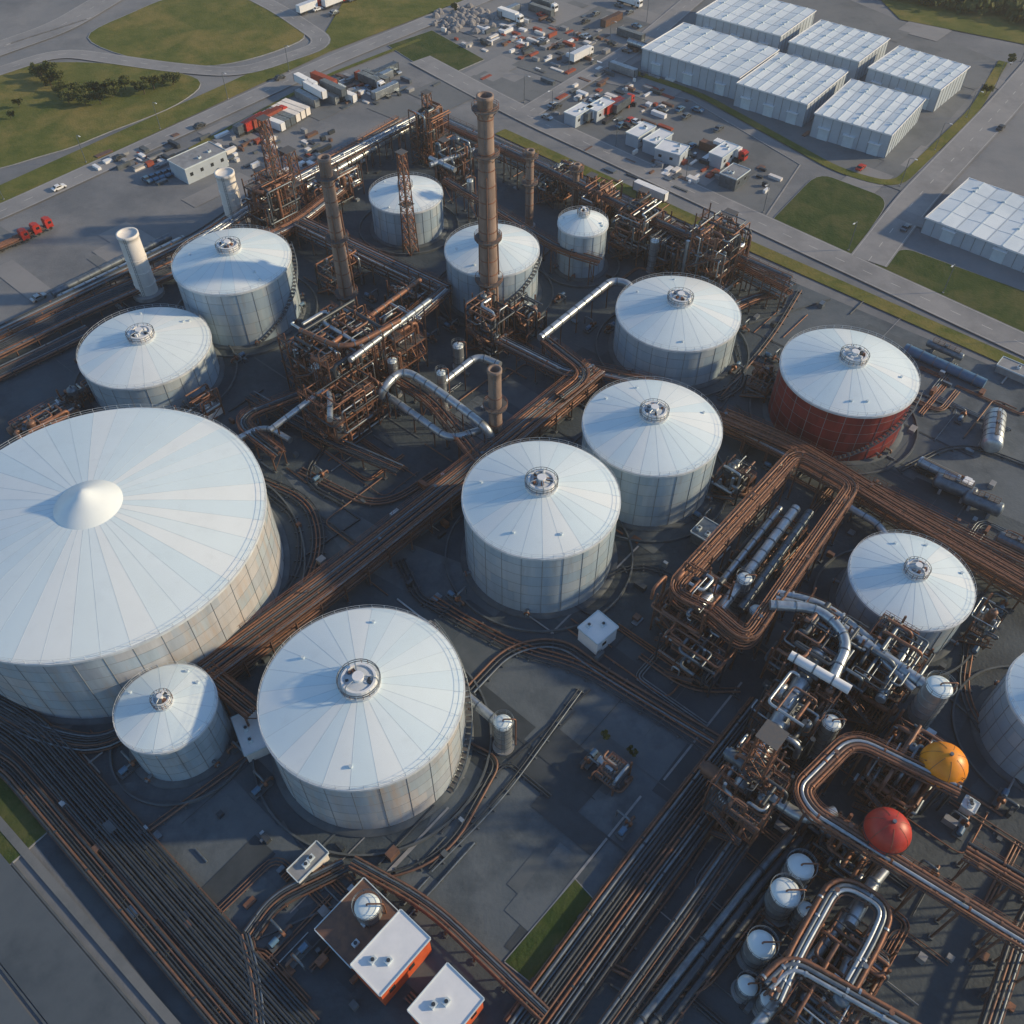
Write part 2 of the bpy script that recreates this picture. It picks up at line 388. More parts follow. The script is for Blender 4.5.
    for k in range(3):
        a=R.uniform(0,6.28); dx,dy=cos(a),sin(a)
        mb.tube([(x+r*dx,y+r*dy,1.4),(x+(r+1.6)*dx,y+(r+1.6)*dy,1.4)],.35,'steel',8)
        mb.tube([(x+(r+1.0)*dx,y+(r+1.0)*dy,1.4),(x+(r+1.25)*dx,y+(r+1.25)*dy,1.4)],.6,'rust',10)
    mb.make(name,origin=(x,y,0))
    return x,y,r,h
TK=[]
TK.append(tank(97,418,648,705,330,.17,WARMW,'cone',gores=40))
TK.append(tank(232,226,297,350,115,.24,stair=-1.2))
TK.append(tank(145,308,388,419,127,.2))
TK.append(tank(406,173,216,250,72,.22))
TK.append(tank(492,219,282,326,93,.26,stair=-1.9))
TK.append(tank(583,206,240,283,49,.4,name='silo',gores=16))
TK.append(tank(678,271,357,394,122,.24))
TK.append(tank(652,375,482,534,137,.24))
TK.append(tank(541,437,564,620,156,.24))
TK.append(tank(362,603,797,838,202,.2,WARMW,stair=-.6))
TK.append(tank(166,667,750,780,97,.22,gores=16))
TK.append(tank(849,325,421,467,133,.24,REDW,stair=-1.9))
TK.append(tank(911,532,632,662,119,.24))
TK.append(tank(1074,645,765,800,124,.24))
# ------------------------------------------------------------ chimneys
def chimney(ub,vb,ut,vt,r0,r1,m='chim',name='chimney',rings=(),cage=False,z=0,plain=False):
    b=P(ub,vb); h=hgt(vb,vt); mb=MB()
    x,y=b.x,b.y
    n=10; prof=[(r0+(r1-r0)*(i/n)**.8,h*i/n) for i in range(n)]
    prof=prof+[(r1,h-1),(r1+.2,h-.9),(r1+.2,h),(r1-.3,h),(r1-.3,h-(.4 if plain else 3)),(.01,h-(.3 if plain else 3))]
    mb.lathe(x,y,prof,24,m)
    mb.cyl(x,y,0,1.2,r0*1.5,'conc',20)
    for i in range(1,int(h/4)):
        z=i*4; rr=r0+(r1-r0)*(z/h)**.8
        mb.lathe(x,y,[(rr,z-.15),(rr+.1,z-.1),(rr+.1,z+.1),(rr,z+.15)],24,m if plain else 'rust',smooth=False)
    for t in rings:
        z=h*t; rr=r0+(r1-r0)*t**.8
        mb.lathe(x,y,[(rr,z-.5),(rr+1.3,z),(rr+1.3,z+.15),(rr,z+.15)],20,'grat',smooth=False)
        for dz in (.6,1.15): mb.lathe(x,y,[(rr+1.25,z+dz-.05),(rr+1.32,z+dz),(rr+1.25,z+dz+.05),(rr+1.2,z+dz),(rr+1.25,z+dz-.05)],20,'rust')
        for j in range(10):
            a=2*pi*j/10; mb.beam((x+(rr+1.25)*cos(a),y+(rr+1.25)*sin(a),z),(x+(rr+1.25)*cos(a),y+(rr+1.25)*sin(a),z+1.15),.08,.08,'rust')
            mb.beam((x+(rr+1.25)*cos(a),y+(rr+1.25)*sin(a),z),(x+rr*cos(a),y+rr*sin(a),z-1.6),.1,.1,'rust')
    for s in (-.25,.25):
        mb.beam((x+s,y-r0-.25,1),(x+s,y-r1-.25,h),.07,.07,'steel')
    for i in range(int(h/.8)):
        z=1+i*.8; rr=r0+(r1-r0)*(z/h); mb.beam((x-.25,y-rr-.25,z),(x+.25,y-rr-.25,z),.05,.05,'steel')
    if cage:
        for k in range(3):
            a=k*2.1+.5; d=Vector((cos(a),sin(a),0)); 
            mb.tube([(x+d.x*(r0+.6),y+d.y*(r0+.6),0),(x+d.x*(r1+.5),y+d.y*(r1+.5),h*.7)],.22,'rust2',6)
    mb.make(name,origin=(x,y,0))
chimney(490,322,488,95,2.6,1.75,rings=(.1,.22,.42,.78,.95),cage=True)
chimney(351,322,328,157,2.0,1.45,rings=(.2,.55,.9),cage=True)
chimney(529,228,528,150,1.3,1.1,rings=(.6,.93))
chimney(574,212,577,164,1.1,1.0,rings=(.9,))
chimney(496,447,496,369,1.6,1.45,rings=(.55,))
chimney(238,226,223,172,2.9,2.7,'cream',plain=True)
chimney(149,294,126,233,2.9,2.7,'cream',plain=True)
# ------------------------------------------------------------ lattice towers
def lattice(ub,vb,vt,w0,w1,m='rust',name='lattice_tower'):
    b=P(ub,vb); h=hgt(vb,vt); mb=MB(); n=max(4,int(h/3.2))
    def c(k,t):
        w=(w0+(w1-w0)*t)/2; a=GA+pi/4+k*pi/2; return Vector((b.x+w*1.414*cos(a),b.y+w*1.414*sin(a),h*t))
    for k in range(4):
        mb.beam(c(k,0),c(k,1),.28,.28,m)
        for i in range(n):
            t0,t1=i/n,(i+1)/n; k2=(k+1)%4
            mb.beam(c(k,t0),c(k2,t1),.12,.12,m); mb.beam(c(k2,t0),c(k,t1),.12,.12,m); mb.beam(c(k,t1),c(k2,t1),.16,.16,m)
    for t in (.5,1):
        mb.box(b.x,b.y,h*t,w0*(1-t)+w1*t+.8,w0*(1-t)+w1*t+.8,.12,'grat',GA)
    mb.tube([(b.x,b.y,0),(b.x,b.y,h*.95)],.35,'steel',8)
    mb.make(name,origin=(b.x,b.y,0))
for a in [(287,232,118,4,2.2),(431,160,92,3.5,2),(411,252,152,3.2,1.8),(300,215,150,4,3),(590,205,175,3,2),(720,262,213,5,3),(640,225,190,3,2),(690,262,228,3,2.4),(446,180,140,3,2),(270,215,170,3,2.5),(742,800,735,4,3)]: lattice(*a)
# ------------------------------------------------------------ pipe racks
PM=['rust','rust2','steel','silver','dark','rust','dark','rust2','steel']
def rack(px,w,h,n,levels=1,step=6,rr=(.13,.36),bend=6,mats=PM,name='pipe_rack',frame='rust2',low=False):
    pts=fillet([P(u,v,h) for u,v in px],bend,6); mb=MB()
    for lv in range(levels):
        z=-lv*2.6
        for i in range(n):
            d=-w/2+w*(i+.5)/n+R.uniform(-.1,.1); r=min(R.uniform(*rr),w/n*.46)
            o=[p+Vector((0,0,z+r+.12)) for p in offset(pts,d)]
            mb.tube(o,r,mats[(i*5+lv*2+n)%len(mats)],6 if r<.3 else 8)
            if r>.22:
                for p,t in along(o,R.uniform(9,16),R.uniform(0,9)): mb.tube([p,p+t*.35],r*1.35,mats[0],8)
    for s in (-1,1):
        o=offset(pts,s*(w/2+.1))
        for i in range(len(o)-1):
            mb.beam(o[i]-Vector((0,0,.12)),o[i+1]-Vector((0,0,.12)),.2,.35,frame)
            if levels>1: mb.beam(o[i]-Vector((0,0,2.7)),o[i+1]-Vector((0,0,2.7)),.2,.3,frame)
        if h>4 and w>2.5:
            for dz in (.7,1.3):
                mb.tube([p+Vector((0,0,dz)) for p in o],.05,'rust',4)
            for p,t in along(o,3): mb.beam(p,p+Vector((0,0,1.3)),.07,.07,'rust')
    for k,(p,t) in enumerate(along(pts,step,1)):
        nn=Vector((-t.y,t.x,0)); a=p+nn*(w/2+.1); b=p-nn*(w/2+.1)
        for lv in range(levels):
            dz=Vector((0,0,-lv*2.6-.05)); mb.beam(a+dz,b+dz,.25,.3,frame)
        if h>1:
            for q in (a,b):
                mb.beam((q.x,q.y,0),(q.x,q.y,h),.3,.3,frame); mb.box(q.x,q.y,0,.8,.8,.4,'concd',GA)
            if h>4 and k%2==0: mb.beam((a.x,a.y,.5),(b.x,b.y,h-levels*2.6+2.4),.14,.14,frame)
            if h>4 and k%3==0:
                e=p+nn*R.uniform(-w/2,w/2)*.8+Vector((0,0,.5)); mb.tube([e,e+Vector((0,0,1.0))],.12,'steel',6); mb.tube([e+Vector((0,0,1.0)),e+Vector((0,0,1.1))],.4,R.choice(['rust','steel','rust2']),8)
        else:
            mb.beam((a.x,a.y,h*.5),(b.x,b.y,h*.5),.4,h*.9+.1,'concd')
    return mb.make(name)
GR=['dark','steel','dark','rust2','dark','dark']
rack([(-60,690),(20,722),(300,1040)],7,1.0,13,bend=20,mats=['dark','dark','rust2','dark','steel'],name='pipe_track')
rack([(-60,745),(0,757),(255,1060)],3.2,1.0,6,mats=['dark','dark','rust2'],name='pipe_track')
rack([(595,368),(480,462),(330,580),(205,672)],6,6,11,2,mats=['rust2','dark','rust','rust2','dark','steel','rust'])
rack([(205,672),(255,712)],3.5,6,7,1,mats=['rust','rust2','dark'])
rack([(205,672),(170,690),(110,748),(40,735),(-40,690)],3.5,1,8,bend=25,mats=GR,name='pipe_track')
rack([(525,1040),(640,880),(770,710)],8,1.2,12,mats=['dark','steel','rust2','dark','rust','dark','steel'],name='pipe_track')
rack([(600,1040),(700,900),(790,770)],3,3,5,1,mats=GR)
rack([(640,1040),(765,880),(800,840)],4.5,2.5,3,1,rr=(.5,.65),mats=['dark','steel','dark'])
rack([(-40,368),(80,310),(190,262)],7,2.5,10,mats=GR+['rust'])
rack([(-40,392),(60,345),(90,330)],5,1,9,mats=GR,name='pipe_track')
rack([(-40,350),(60,302),(200,235),(250,200),(430,112)],4,4,6,1)
rack([(185,252),(290,185),(420,118)],3,8,3,1,rr=(.5,.7),mats=['silver','silver','steel'])
rack([(430,115),(540,165),(660,222),(790,288)],5,7,9,2)
rack([(505,150),(640,215),(790,280)],3,10,5,1)
rack([(300,222),(370,255),(445,290)],5,7,8,2,mats=['dark','rust2','silver','rust','steel','rust2'])
rack([(445,290),(405,325),(330,375),(300,365)],4,9,6,1)
rack([(262,240),(300,222),(340,190)],4,6,7)
rack([(445,180),(560,250),(600,262)],3,8,5)
rack([(590,370),(660,385),(722,420),(790,455)],4,5,7)
rack([(722,415),(800,448),(900,510),(1060,602)],5,6,8,2,mats=['rust','rust2','dark','rust','steel'])
rack([(870,485),(960,530),(1060,580)],3,5,4)
rack([(250,395),(330,440),(400,470)],3,3,5,mats=GR)
rack([(280,455),(235,420),(300,395)],3,5,5)
rack([(545,340),(590,375),(560,398)],3,7,5)
rack([(480,462),(430,400),(380,370)],3,6,4)
rack([(500,340),(570,375),(595,368)],4,6,6)
rack([(700,330),(745,300),(790,290)],3,3,5)
rack([(400,120),(330,160),(285,190)],3,6,5)
rack([(712,610),(672,590),(797,453),(854,485),(747,640),(712,610)],2.6,12,5,2,bend=3,mats=['rust','rust2','rust'])
rack([(1100,985),(1024,942),(812,812),(800,790),(852,738),(960,790)],2.8,12,4,1,bend=3.5,rr=(.25,.42),mats=['rust','rust2','silver','rust'])
rack([(1060,905),(1024,885),(965,850)],3,8,4)
rack([(775,1000),(795,955),(838,878),(888,908),(875,940),(850,985)],2.2,9,3,bend=4,rr=(.4,.6),mats=['silver','rust','steel'])
rack([(765,985),(790,960),(900,1022),(930,1040)],2.4,9,3,rr=(.4,.55),mats=['silver','rust','steel'])
rack([(1060,870),(1024,920),(985,1040)],2.5,3,4,mats=GR)
rack([(775,598),(820,608),(862,640),(915,690)],3,11,2,rr=(.7,.9),bend=8,mats=['silver','silver'])
rack([(352,862),(430,905),(545,1015)],2,2.5,5,1)
rack([(250,935),(275,900),(345,866)],2.5,1.2,5,bend=8,mats=GR,name='pipe_track')
rack([(243,935),(255,985),(260,1060)],2.5,1.0,5,bend=8,mats=GR,name='pipe_track')
def runs(px,n,sp=.8,r=.2,z=.5,bend=15,mats=GR,name='ground_pipes'):
    pts=fillet([P(u,v,z) for u,v in px],bend,8); mb=MB()
    for i in range(n): mb.tube(offset(pts,(i-(n-1)/2)*sp),r*R.uniform(.7,1.3),R.choice(mats),6)
    for p,t in along(pts,4):
        nn=Vector((-t.y,t.x,0))*(n*sp/2+.2); mb.beam(p+nn-Vector((0,0,z*.6)),p-nn-Vector((0,0,z*.6)),.3,z*.7,'concd')
    mb.make(name)
BR=['rust2','rust2','dark','rust']
runs([(430,600),(470,625),(520,650),(580,665),(725,755)],4,.9,.22,mats=BR)
runs([(470,690),(510,648),(560,640),(600,670),(735,750)],3,.9,.22)
runs([(262,480),(310,500),(322,545),(300,600),(250,640)],4,mats=BR)
runs([(262,490),(300,520),(300,570),(270,610)],2)
runs([(470,745),(500,760),(445,860),(350,885)],2,mats=BR)
runs([(140,835),(250,755)],2,mats=BR)
runs([(580,690),(500,800),(430,870)],2,.7,.15)
runs([(640,655),(690,690),(740,690)],2,mats=BR)
runs([(610,965),(690,1005),(790,880)],2,mats=BR)
runs([(560,600),(640,560),(700,590)],2)
runs([(720,500),(760,430),(735,405)],2)
runs([(900,470),(960,440),(1040,470)],2)
runs([(950,800),(1060,870)],2,mats=BR)
runs([(970,640),(960,700),(1030,790)],3,mats=BR)
runs([(40,420),(70,440),(50,470)],2)
runs([(300,470),(380,510),(440,470)],3,mats=BR)
runs([(330,440),(300,480),(345,505)],2)
runs([(400,560),(420,600),(450,610)],3)
runs([(720,395),(770,340),(800,290)],2)
runs([(740,770),(700,850),(620,960)],2,mats=BR)
runs([(735,345),(745,385),(720,400)],2)
runs([(60,790),(150,880),(215,960)],2)
# many small grid-aligned service lines between the tanks
GC=P(550,935)
def clear(p,m=3.5): return all((p.x-x)**2+(p.y-y)**2>(r+m)**2 for x,y,r,h in TK) and (p-RA).dot(RN)>9 and (Vector((p.x,p.y,0))-GC).length>14
mb=MB(); cnt=0
for i in range(900):
    if cnt>60: break
    u,v=R.uniform(120,1020),R.uniform(230,1015)
    if not inplant(u,v) or (480<u<740 and 660<v<960): continue
    p=P(u,v,.4); a=GA+R.choice([0,pi/2,pi,-pi/2]); d=Vector((cos(a),sin(a),0)); e=Vector((-d.y,d.x,0))*R.choice([-1,1])
    q=p+d*R.uniform(8,26); s=q+e*R.uniform(4,18)
    if not all(clear(p.lerp(q,t)) and clear(q.lerp(s,t)) for t in (0,.25,.5,.75,1)): continue
    cnt+=1; pts=fillet([p,q,s],2,4); n=R.randint(1,3); m=R.choice(BR+['steel'])
    for k in range(n): mb.tube(offset(pts,k*.55),R.uniform(.1,.2),m,6)
    for g,t in along(pts,4): mb.box(g.x,g.y,.03,.5,.5,.3,'concd',a)
mb.make('ground_pipes')
def duct(spec,r,m='silver',name='process_pipe',bend=5,fl=True):
    pts=fillet([P(u,v,z) for u,v,z in spec],bend,6); mb=MB(); mb.tube(pts,r,m,14)
    for p,t in along(pts,3.5,1): mb.tube([p,p+t*.25],r*1.12,'steel',14)
    for p,t in along(pts,7,2):
        if abs(t.z)<.5 and p.z>r+1:
            mb.beam((p.x,p.y,0),(p.x,p.y,p.z-r),.3,.3,'rust2')
    mb.make(name)
duct([(382,402,1),(380,392,11),(402,368,11),(440,392,11),(490,430,9),(492,450,1)],1.0)
duct([(388,396,6),(450,440,6),(480,430,6)],.9)
duct([(440,385,8),(478,355,8),(500,365,8)],.9)
duct([(540,338,8),(612,280,8),(632,284,8),(632,310,2)],1.0)
duct([(430,165,10),(475,150,10)],.8)
duct([(455,170,10),(430,158,10)],.8)
duct([(460,690,6),(485,712,6),(497,722,6)],.9)
duct([(796,508,8),(720,610,8)],1.0); duct([(780,508,6),(703,605,6)],.7); duct([(810,512,6),(740,610,6)],.9,'steel')
duct([(845,505,4),(880,525,4),(890,545,4)],.8)
duct([(820,650,11),(788,705,11),(740,790,9)],1.5); duct([(800,700,8),(765,760,8)],1.2,'steel')
duct([(790,655,14),(850,690,14)],.9,'white')
duct([(760,790,9),(805,820,9),(835,812,9)],1.0)
duct([(860,640,12),(925,685,12)],1.1); duct([(905,650,10),(880,700,10)],.9)
duct([(770,605,13),(820,608,13),(850,640,13),(832,680,13)],1.0,bend=8)
duct([(850,925,7),(875,880,7)],1.0); duct([(830,1010,6),(850,960,6)],.9); duct([(745,1040,5),(885,870,5)],.8)
duct([(300,330,19),(345,350,19),(400,320,19)],.6,'rust'); duct([(270,430,8),(330,385,12),(330,420,12)],.7)
duct([(60,300,1.2),(185,240,1.2)],1.5,'silver'); duct([(52,294,1.2),(170,236,1.2)],1.0,'steel')
duct([(305,188,6),(430,115,6)],1.0,'silver')
duct([(905,348,1.3),(985,384,1.3)],1.3,'blue')
duct([(235,440,5),(265,425,5),(290,440,5)],.7)
duct([(350,360,18),(430,300,14)],.7); duct([(330,345,18),(420,280,12)],.6,'rust')
# ------------------------------------------------------------ process units
def LF(c,ang):
    ca,sa=cos(ang),sin(ang)
    return lambda x,y,z:(c.x+x*ca-y*sa,c.y+x*sa+y*ca,z)
def unit(u,v,L,W,nl,lh,maze=60,ves=5,ang=GA,fill=.5,frame=None,name='process_unit',cell=4.5,z=None,rr=(.1,.36)):
    c=P(u,v,(nl*lh)/2 if z is None else z); T=LF(c,ang); mb=MB()
    nx=max(1,round(L/cell)); ny=max(1,round(W/cell)); dx=L/nx; dy=W/ny; Ht=nl*lh
    fr=frame or ['rust','rust2','rust','rust2','dark']
    top={}
    for i in range(nx+1):
        for j in range(ny+1):
            hh=max(1,nl-(R.random()<.35)-(R.random()<.2)); top[i,j]=hh
    for i in range(nx+1):
        for j in range(ny+1):
            x,y=-L/2+i*dx,-W/2+j*dy; hh=top[i,j]
            mb.beam(T(x,y,0),T(x,y,hh*lh+(.0 if R.random()<.6 else 2.5)),.32,.32,R.choice(fr))
            for (a,b) in ((1,0),(0,1)):
                if (i+a,j+b) in top:
                    for k in range(1,min(hh,top[i+a,j+b])+1):
                        m=R.choice(fr); z=k*lh
                        mb.beam(T(x,y,z),T(x+a*dx,y+b*dy,z),.2,.32,m)
                        if i in(0,nx) or j in (0,ny) or R.random()<.3:
                            if R.random()<.4: mb.beam(T(x,y,z-lh),T(x+a*dx,y+b*dy,z),.12,.12,m)
                        if R.random()<.6:
                            for dz in (.6,1.2): mb.beam(T(x,y,z+dz),T(x+a*dx,y+b*dy,z+dz),.06,.06,'rust')
                            for q in (.25,.5,.75): mb.beam(T(x+a*dx*q,y+b*dy*q,z),T(x+a*dx*q,y+b*dy*q,z+1.2),.06,.06,'rust')
            if i<nx and j<ny:
                for k in range(1,nl+1):
                    if R.random()<fill and k<=min(top[i,j],top[i+1,j],top[i,j+1],top[i+1,j+1]):
                        for q in range(7):
                            yy=y+dy*(q+.5)/7; mb.beam(T(x+.1,yy,k*lh+.2),T(x+dx-.1,yy,k*lh+.2),dy/7*.62,.06,'grat')
    for i in range(ves):
        x,y=R.uniform(-L/2+1,L/2-1),R.uniform(-W/2+1,W/2-1); k=R.randint(0,max(0,nl-1)); r=R.uniform(.6,1.3); hh=R.uniform(2.5,5.5)
        p=T(x,y,k*lh+.3); m=R.choice(['silver','steel','rust2','steel'])
        if R.random()<.55:
            mb.cyl(p[0],p[1],p[2],p[2]+hh,r,m,14); mb.dome(p[0],p[1],p[2]+hh,r*.98,r*.45,m,14,3); mb.cyl(p[0],p[1],p[2]+hh,p[2]+hh+r*.45+.6,.22,'steel',8)
            mb.lathe(p[0],p[1],[(r,p[2]+hh*.5-.1),(r+.12,p[2]+hh*.5),(r,p[2]+hh*.5+.1)],14,'rust')
        else:
            ax=R.random()<.5; q=T(x+(hh if ax else 0),y+(0 if ax else hh),k*lh+.3)
            a=Vector(p)+Vector((0,0,r+.3)); b=Vector(q)+Vector((0,0,r+.3)); d=(b-a).normalized()
            mb.tube([a-d*r*.4,b+d*r*.4],r*.7,m,12); mb.tube([a,b],r,m,14)
            for t in (.2,.8): s=a.lerp(b,t); mb.box(s.x,s.y,s.z-r-.4,.5,r*1.6,r,'rust2',ang if ax else ang+pi/2)
    for i in range(maze):
        p=[R.uniform(-L/2,L/2),R.uniform(-W/2,W/2),R.choice([k*lh+R.uniform(.3,1.6) for k in range(nl+1)])]
        pts=[T(*p)];last=-1
        for s in range(R.randint(3,7)):
            ax=R.choice([a for a in(0,1,2) if a!=last]);last=ax
            if ax==0:p[0]=R.uniform(-L/2-1,L/2+1)
            elif ax==1:p[1]=R.uniform(-W/2-1,W/2+1)
            else:p[2]=R.uniform(.5,Ht+1.5)
            pts.append(T(*p))
        r=R.uniform(*rr) if R.random()<.88 else R.uniform(.36,.6)
        mb.tube(fillet(pts,r*3,3),r,R.choice(PM),7)
    for k in range(nl-1):
        s=1 if k%2 else -1; x=-L/2-1.0
        a=Vector(T(x,-s*3,k*lh));b=Vector(T(x,s*3,(k+1)*lh))
        for q in range(12):
            p=a.lerp(b,q/12); mb.box(p.x,p.y,p.z,1.0,.4,.07,'grat',ang)
        for o in (-.5,.5):
            dd=Vector((cos(ang)*o,sin(ang)*o,0)); mb.beam(a+dd,b+dd,.08,.25,'rust'); mb.beam(a+dd+Vector((0,0,1)),b+dd+Vector((0,0,1)),.06,.06,'rust')
    mb.make(name,origin=(c.x,c.y,0))
RF=['rust','rust','rust2']
unit(340,360,20,18,4,4.2,90,8,fill=.3,cell=3.2,frame=RF)
unit(345,405,16,12,3,4,50,4,cell=3.2,frame=RF)
unit(395,345,10,12,3,4.5,40,4,cell=3.2,frame=RF)
unit(490,325,9,9,3,4,35,3,cell=3)
unit(410,300,8,8,2,4,20,3)
unit(525,320,8,8,2,4,25,2)
unit(275,210,12,8,4,4.2,40,3)
unit(430,135,10,8,4,4.2,40,3)
unit(455,165,8,8,3,4,30,3)
unit(640,230,16,10,3,4,50,4)
unit(712,258,14,14,4,4.2,60,4,frame=RF,cell=3.2)
unit(600,205,10,8,3,4,30,3)
unit(670,250,12,8,2,4,30,3)
unit(560,185,14,6,2,4,30,3)
unit(335,190,18,6,2,4,35,3)
unit(340,275,10,8,2,4,25,2)
unit(762,555,22,8,1,3.5,30,4,fill=.1)
unit(690,610,10,10,3,4,40,4,frame=RF)
unit(695,655,8,12,2,3.5,25,2)
unit(815,655,14,12,3,4,50,6,fill=.3,cell=3.2,frame=RF)
unit(880,675,16,10,3,4,45,6,fill=.3,cell=3.2,frame=RF)
unit(790,715,12,10,3,4,35,5,cell=3.2)
unit(748,795,12,9,3,4,35,4,cell=3.2)
unit(898,772,13,9,3,3.2,45,2,fill=.5,cell=3,frame=RF)
unit(845,850,8,7,2,3.5,25,3)
unit(850,960,9,9,2,3.5,25,3)
unit(815,1010,8,8,2,4,15,2)
unit(200,410,9,5,2,3,14,2)
unit(50,425,14,4,1,3,16,3)
unit(85,395,10,4,1,3,12,2)
unit(765,380,9,6,2,3,14,2)
unit(985,625,6,4,2,3,8,1)
unit(735,480,8,6,2,3,14,2)
unit(612,775,5,4,1,2.5,8,1)
# ------------------------------------------------------------ vertical vessels
def vessel(u,v,z,r,h0=0,m='silver',name='process_vessel',topm=None):
    c=P(u,v,z); mb=MB(); x,y=c.x,c.y
    mb.cyl(x,y,0,.5,r*1.25,'conc',20)
    mb.cyl(x,y,.4,z-.3,r,m,24); mb.lathe(x,y,[(r+.02,z-.3),(r*.93,z),(r*.6,z+.25),(.01,z+.35)],24,topm or ROOF[0])
    for i in range(1,int(z/1.8)): mb.lathe(x,y,[(r,i*1.8-.1),(r+.1,i*1.8),(r,i*1.8+.1)],24,'steel')
    for dz in (.5,1.0): mb.lathe(x,y,[(r+.25,z+dz-.05),(r+.3,z+dz),(r+.25,z+dz+.05),(r+.2,z+dz),(r+.25,z+dz-.05)],24,'steel')
    for j in range(10):
        a=j*.628; mb.beam((x+(r+.25)*cos(a),y+(r+.25)*sin(a),z-.3),(x+(r+.25)*cos(a),y+(r+.25)*sin(a),z+1),.07,.07,'steel')
    mb.tube(fillet([(x,y,z+.2),(x,y,z+1.0),(x+r+.6,y,z+1.0),(x+r+.6,y,.5)],.5,3),.14,'rust',7)
    for s in (-.25,.25): mb.beam((x+s,y-r-.2,.5),(x+s,y-r-.2,z),.06,.06,'steel')
    mb.make(name,origin=(x,y,0))
for a in [(801,866,8,2.1),(786,892,8,2.3),(806,909,6,1.3),(762,944,7,2.1),(748,985,4,1.5),(940,686,17,2.2),(503,722,9,1.6),(745,578,10,1.5),(441,372,12,1.1),(757,610,7,1.4),(770,1000,5,1.4),(832,722,11,1.6),(690,250,9,1.5),(655,240,10,1.2),(470,180,12,1.0),(365,330,15,1.3),(392,360,11,1.2),(316,365,14,1.2),(458,345,7,1.4),(300,350,8,1.4)]: vessel(*a)
def sphere(u,v,rpx,m,z):
    c=P(u,v,z); r=rpx*depth(u,v,z)/F; mb=MB(); x,y=c.x,c.y
    mb.lathe(x,y,[(max(.01,r*sin(i*pi/14)),z-r*cos(i*pi/14)) for i in range(15)],28,m)
    for j in range(7):
        a=2*pi*j/14*2
        mb.tube([(x+(r+.0)*sin(i*pi/20)*cos(a),y+(r+.0)*sin(i*pi/20)*sin(a),z-(r+.0)*cos(i*pi/20)) for i in range(2,19)],.04,'rust',4)
        mb.tube([(x+r*.95*cos(a),y+r*.95*sin(a),0),(x+r*.95*cos(a),y+r*.95*sin(a),z)],.22,'dark',8)
        a2=2*pi*(j+1)/7; mb.tube([(x+r*.95*cos(a),y+r*.95*sin(a),.4),(x+r*.95*cos(a2),y+r*.95*sin(a2),z-.5)],.07,'dark',5)
    mb.lathe(x,y,[(r+.03,z-.12),(r+.12,z),(r+.03,z+.12)],28,'dark')
    mb.cyl(x,y,z+r-.05,z+r+.4,.3,'steel',12)
    mb.make('spherical_gas_tank',origin=(x,y,0))
sphere(943,765,23,'yellow',11.5); sphere(887,831,23,'redp',13.5)
def htank(u,v,L,r,ang,m='silver'):
    c=P(u,v,r+.8); d=Vector((cos(ang),sin(ang),0)); mb=MB()
    n=[(r*cos(t),L/2+r*.45*sin(t)) for t in [i*pi/10 for i in range(6)]]
    prof=[(-b,a) for a,b in reversed(n)]+[(b,a) for a,b in n]
    B=len(mb.v);seg=18;side=Vector((-d.y,d.x,0))
    for s,rr in prof:
        for j in range(seg):
            t=2*pi*j/seg; p=c+d*s+side*max(rr,.02)*cos(t)+Vector((0,0,max(rr,.02)*sin(t))); mb.v.append(tuple(p))
    k=mb.mi(m)
    for i in range(len(prof)-1):
        for j in range(seg):
            j2=(j+1)%seg; mb.f.append((B+i*seg+j,B+i*seg+j2,B+(i+1)*seg+j2,B+(i+1)*seg+j)); mb.m.append(k); mb.sm.append(True)
    for s in [x*.5 for x in range(int(-L/2)*2+2,int(L/2)*2,4)]: p=c+d*s; mb.tube([p,p+d*.2],r*1.03,'steel',18)
    for s in (-.3,.3): p=c+d*s*L; mb.box(p.x,p.y,0,.6,r*1.9,r*.9,'conc',ang)
    mb.cyl(c.x,c.y,c.z+r-.05,c.z+r+.6,.45,'steel',12)
    a=c-d*L*.4+Vector((0,0,r+.1)); b=c+d*L*.4+Vector((0,0,r+.1)); mb.beam(a,b,.8,.06,'grat')
    for s in(-.4,.4):
        o=side*s; mb.beam(a+o+Vector((0,0,1)),b+o+Vector((0,0,1)),.06,.06,'rust')
        for t in range(6): q=a.lerp(b,t/5)+o; mb.beam(q,q+Vector((0,0,1)),.06,.06,'rust')
    mb.make('horizontal_storage_tank',origin=(c.x,c.y,0))
htank(994,430,11,2.3,GA+.3); htank(955,487,8,1.7,GA-1.45,'steel'); htank(983,503,7,1.7,GA-1.45,'steel')
htank(1016,545,7,1.5,GA-1.5,'steel'); htank(45,412,8,1.3,GA,'silver'); htank(24,424,7,1.2,GA,'rust2'); htank(945,350,9,1.0,GA-1.57,'steel')
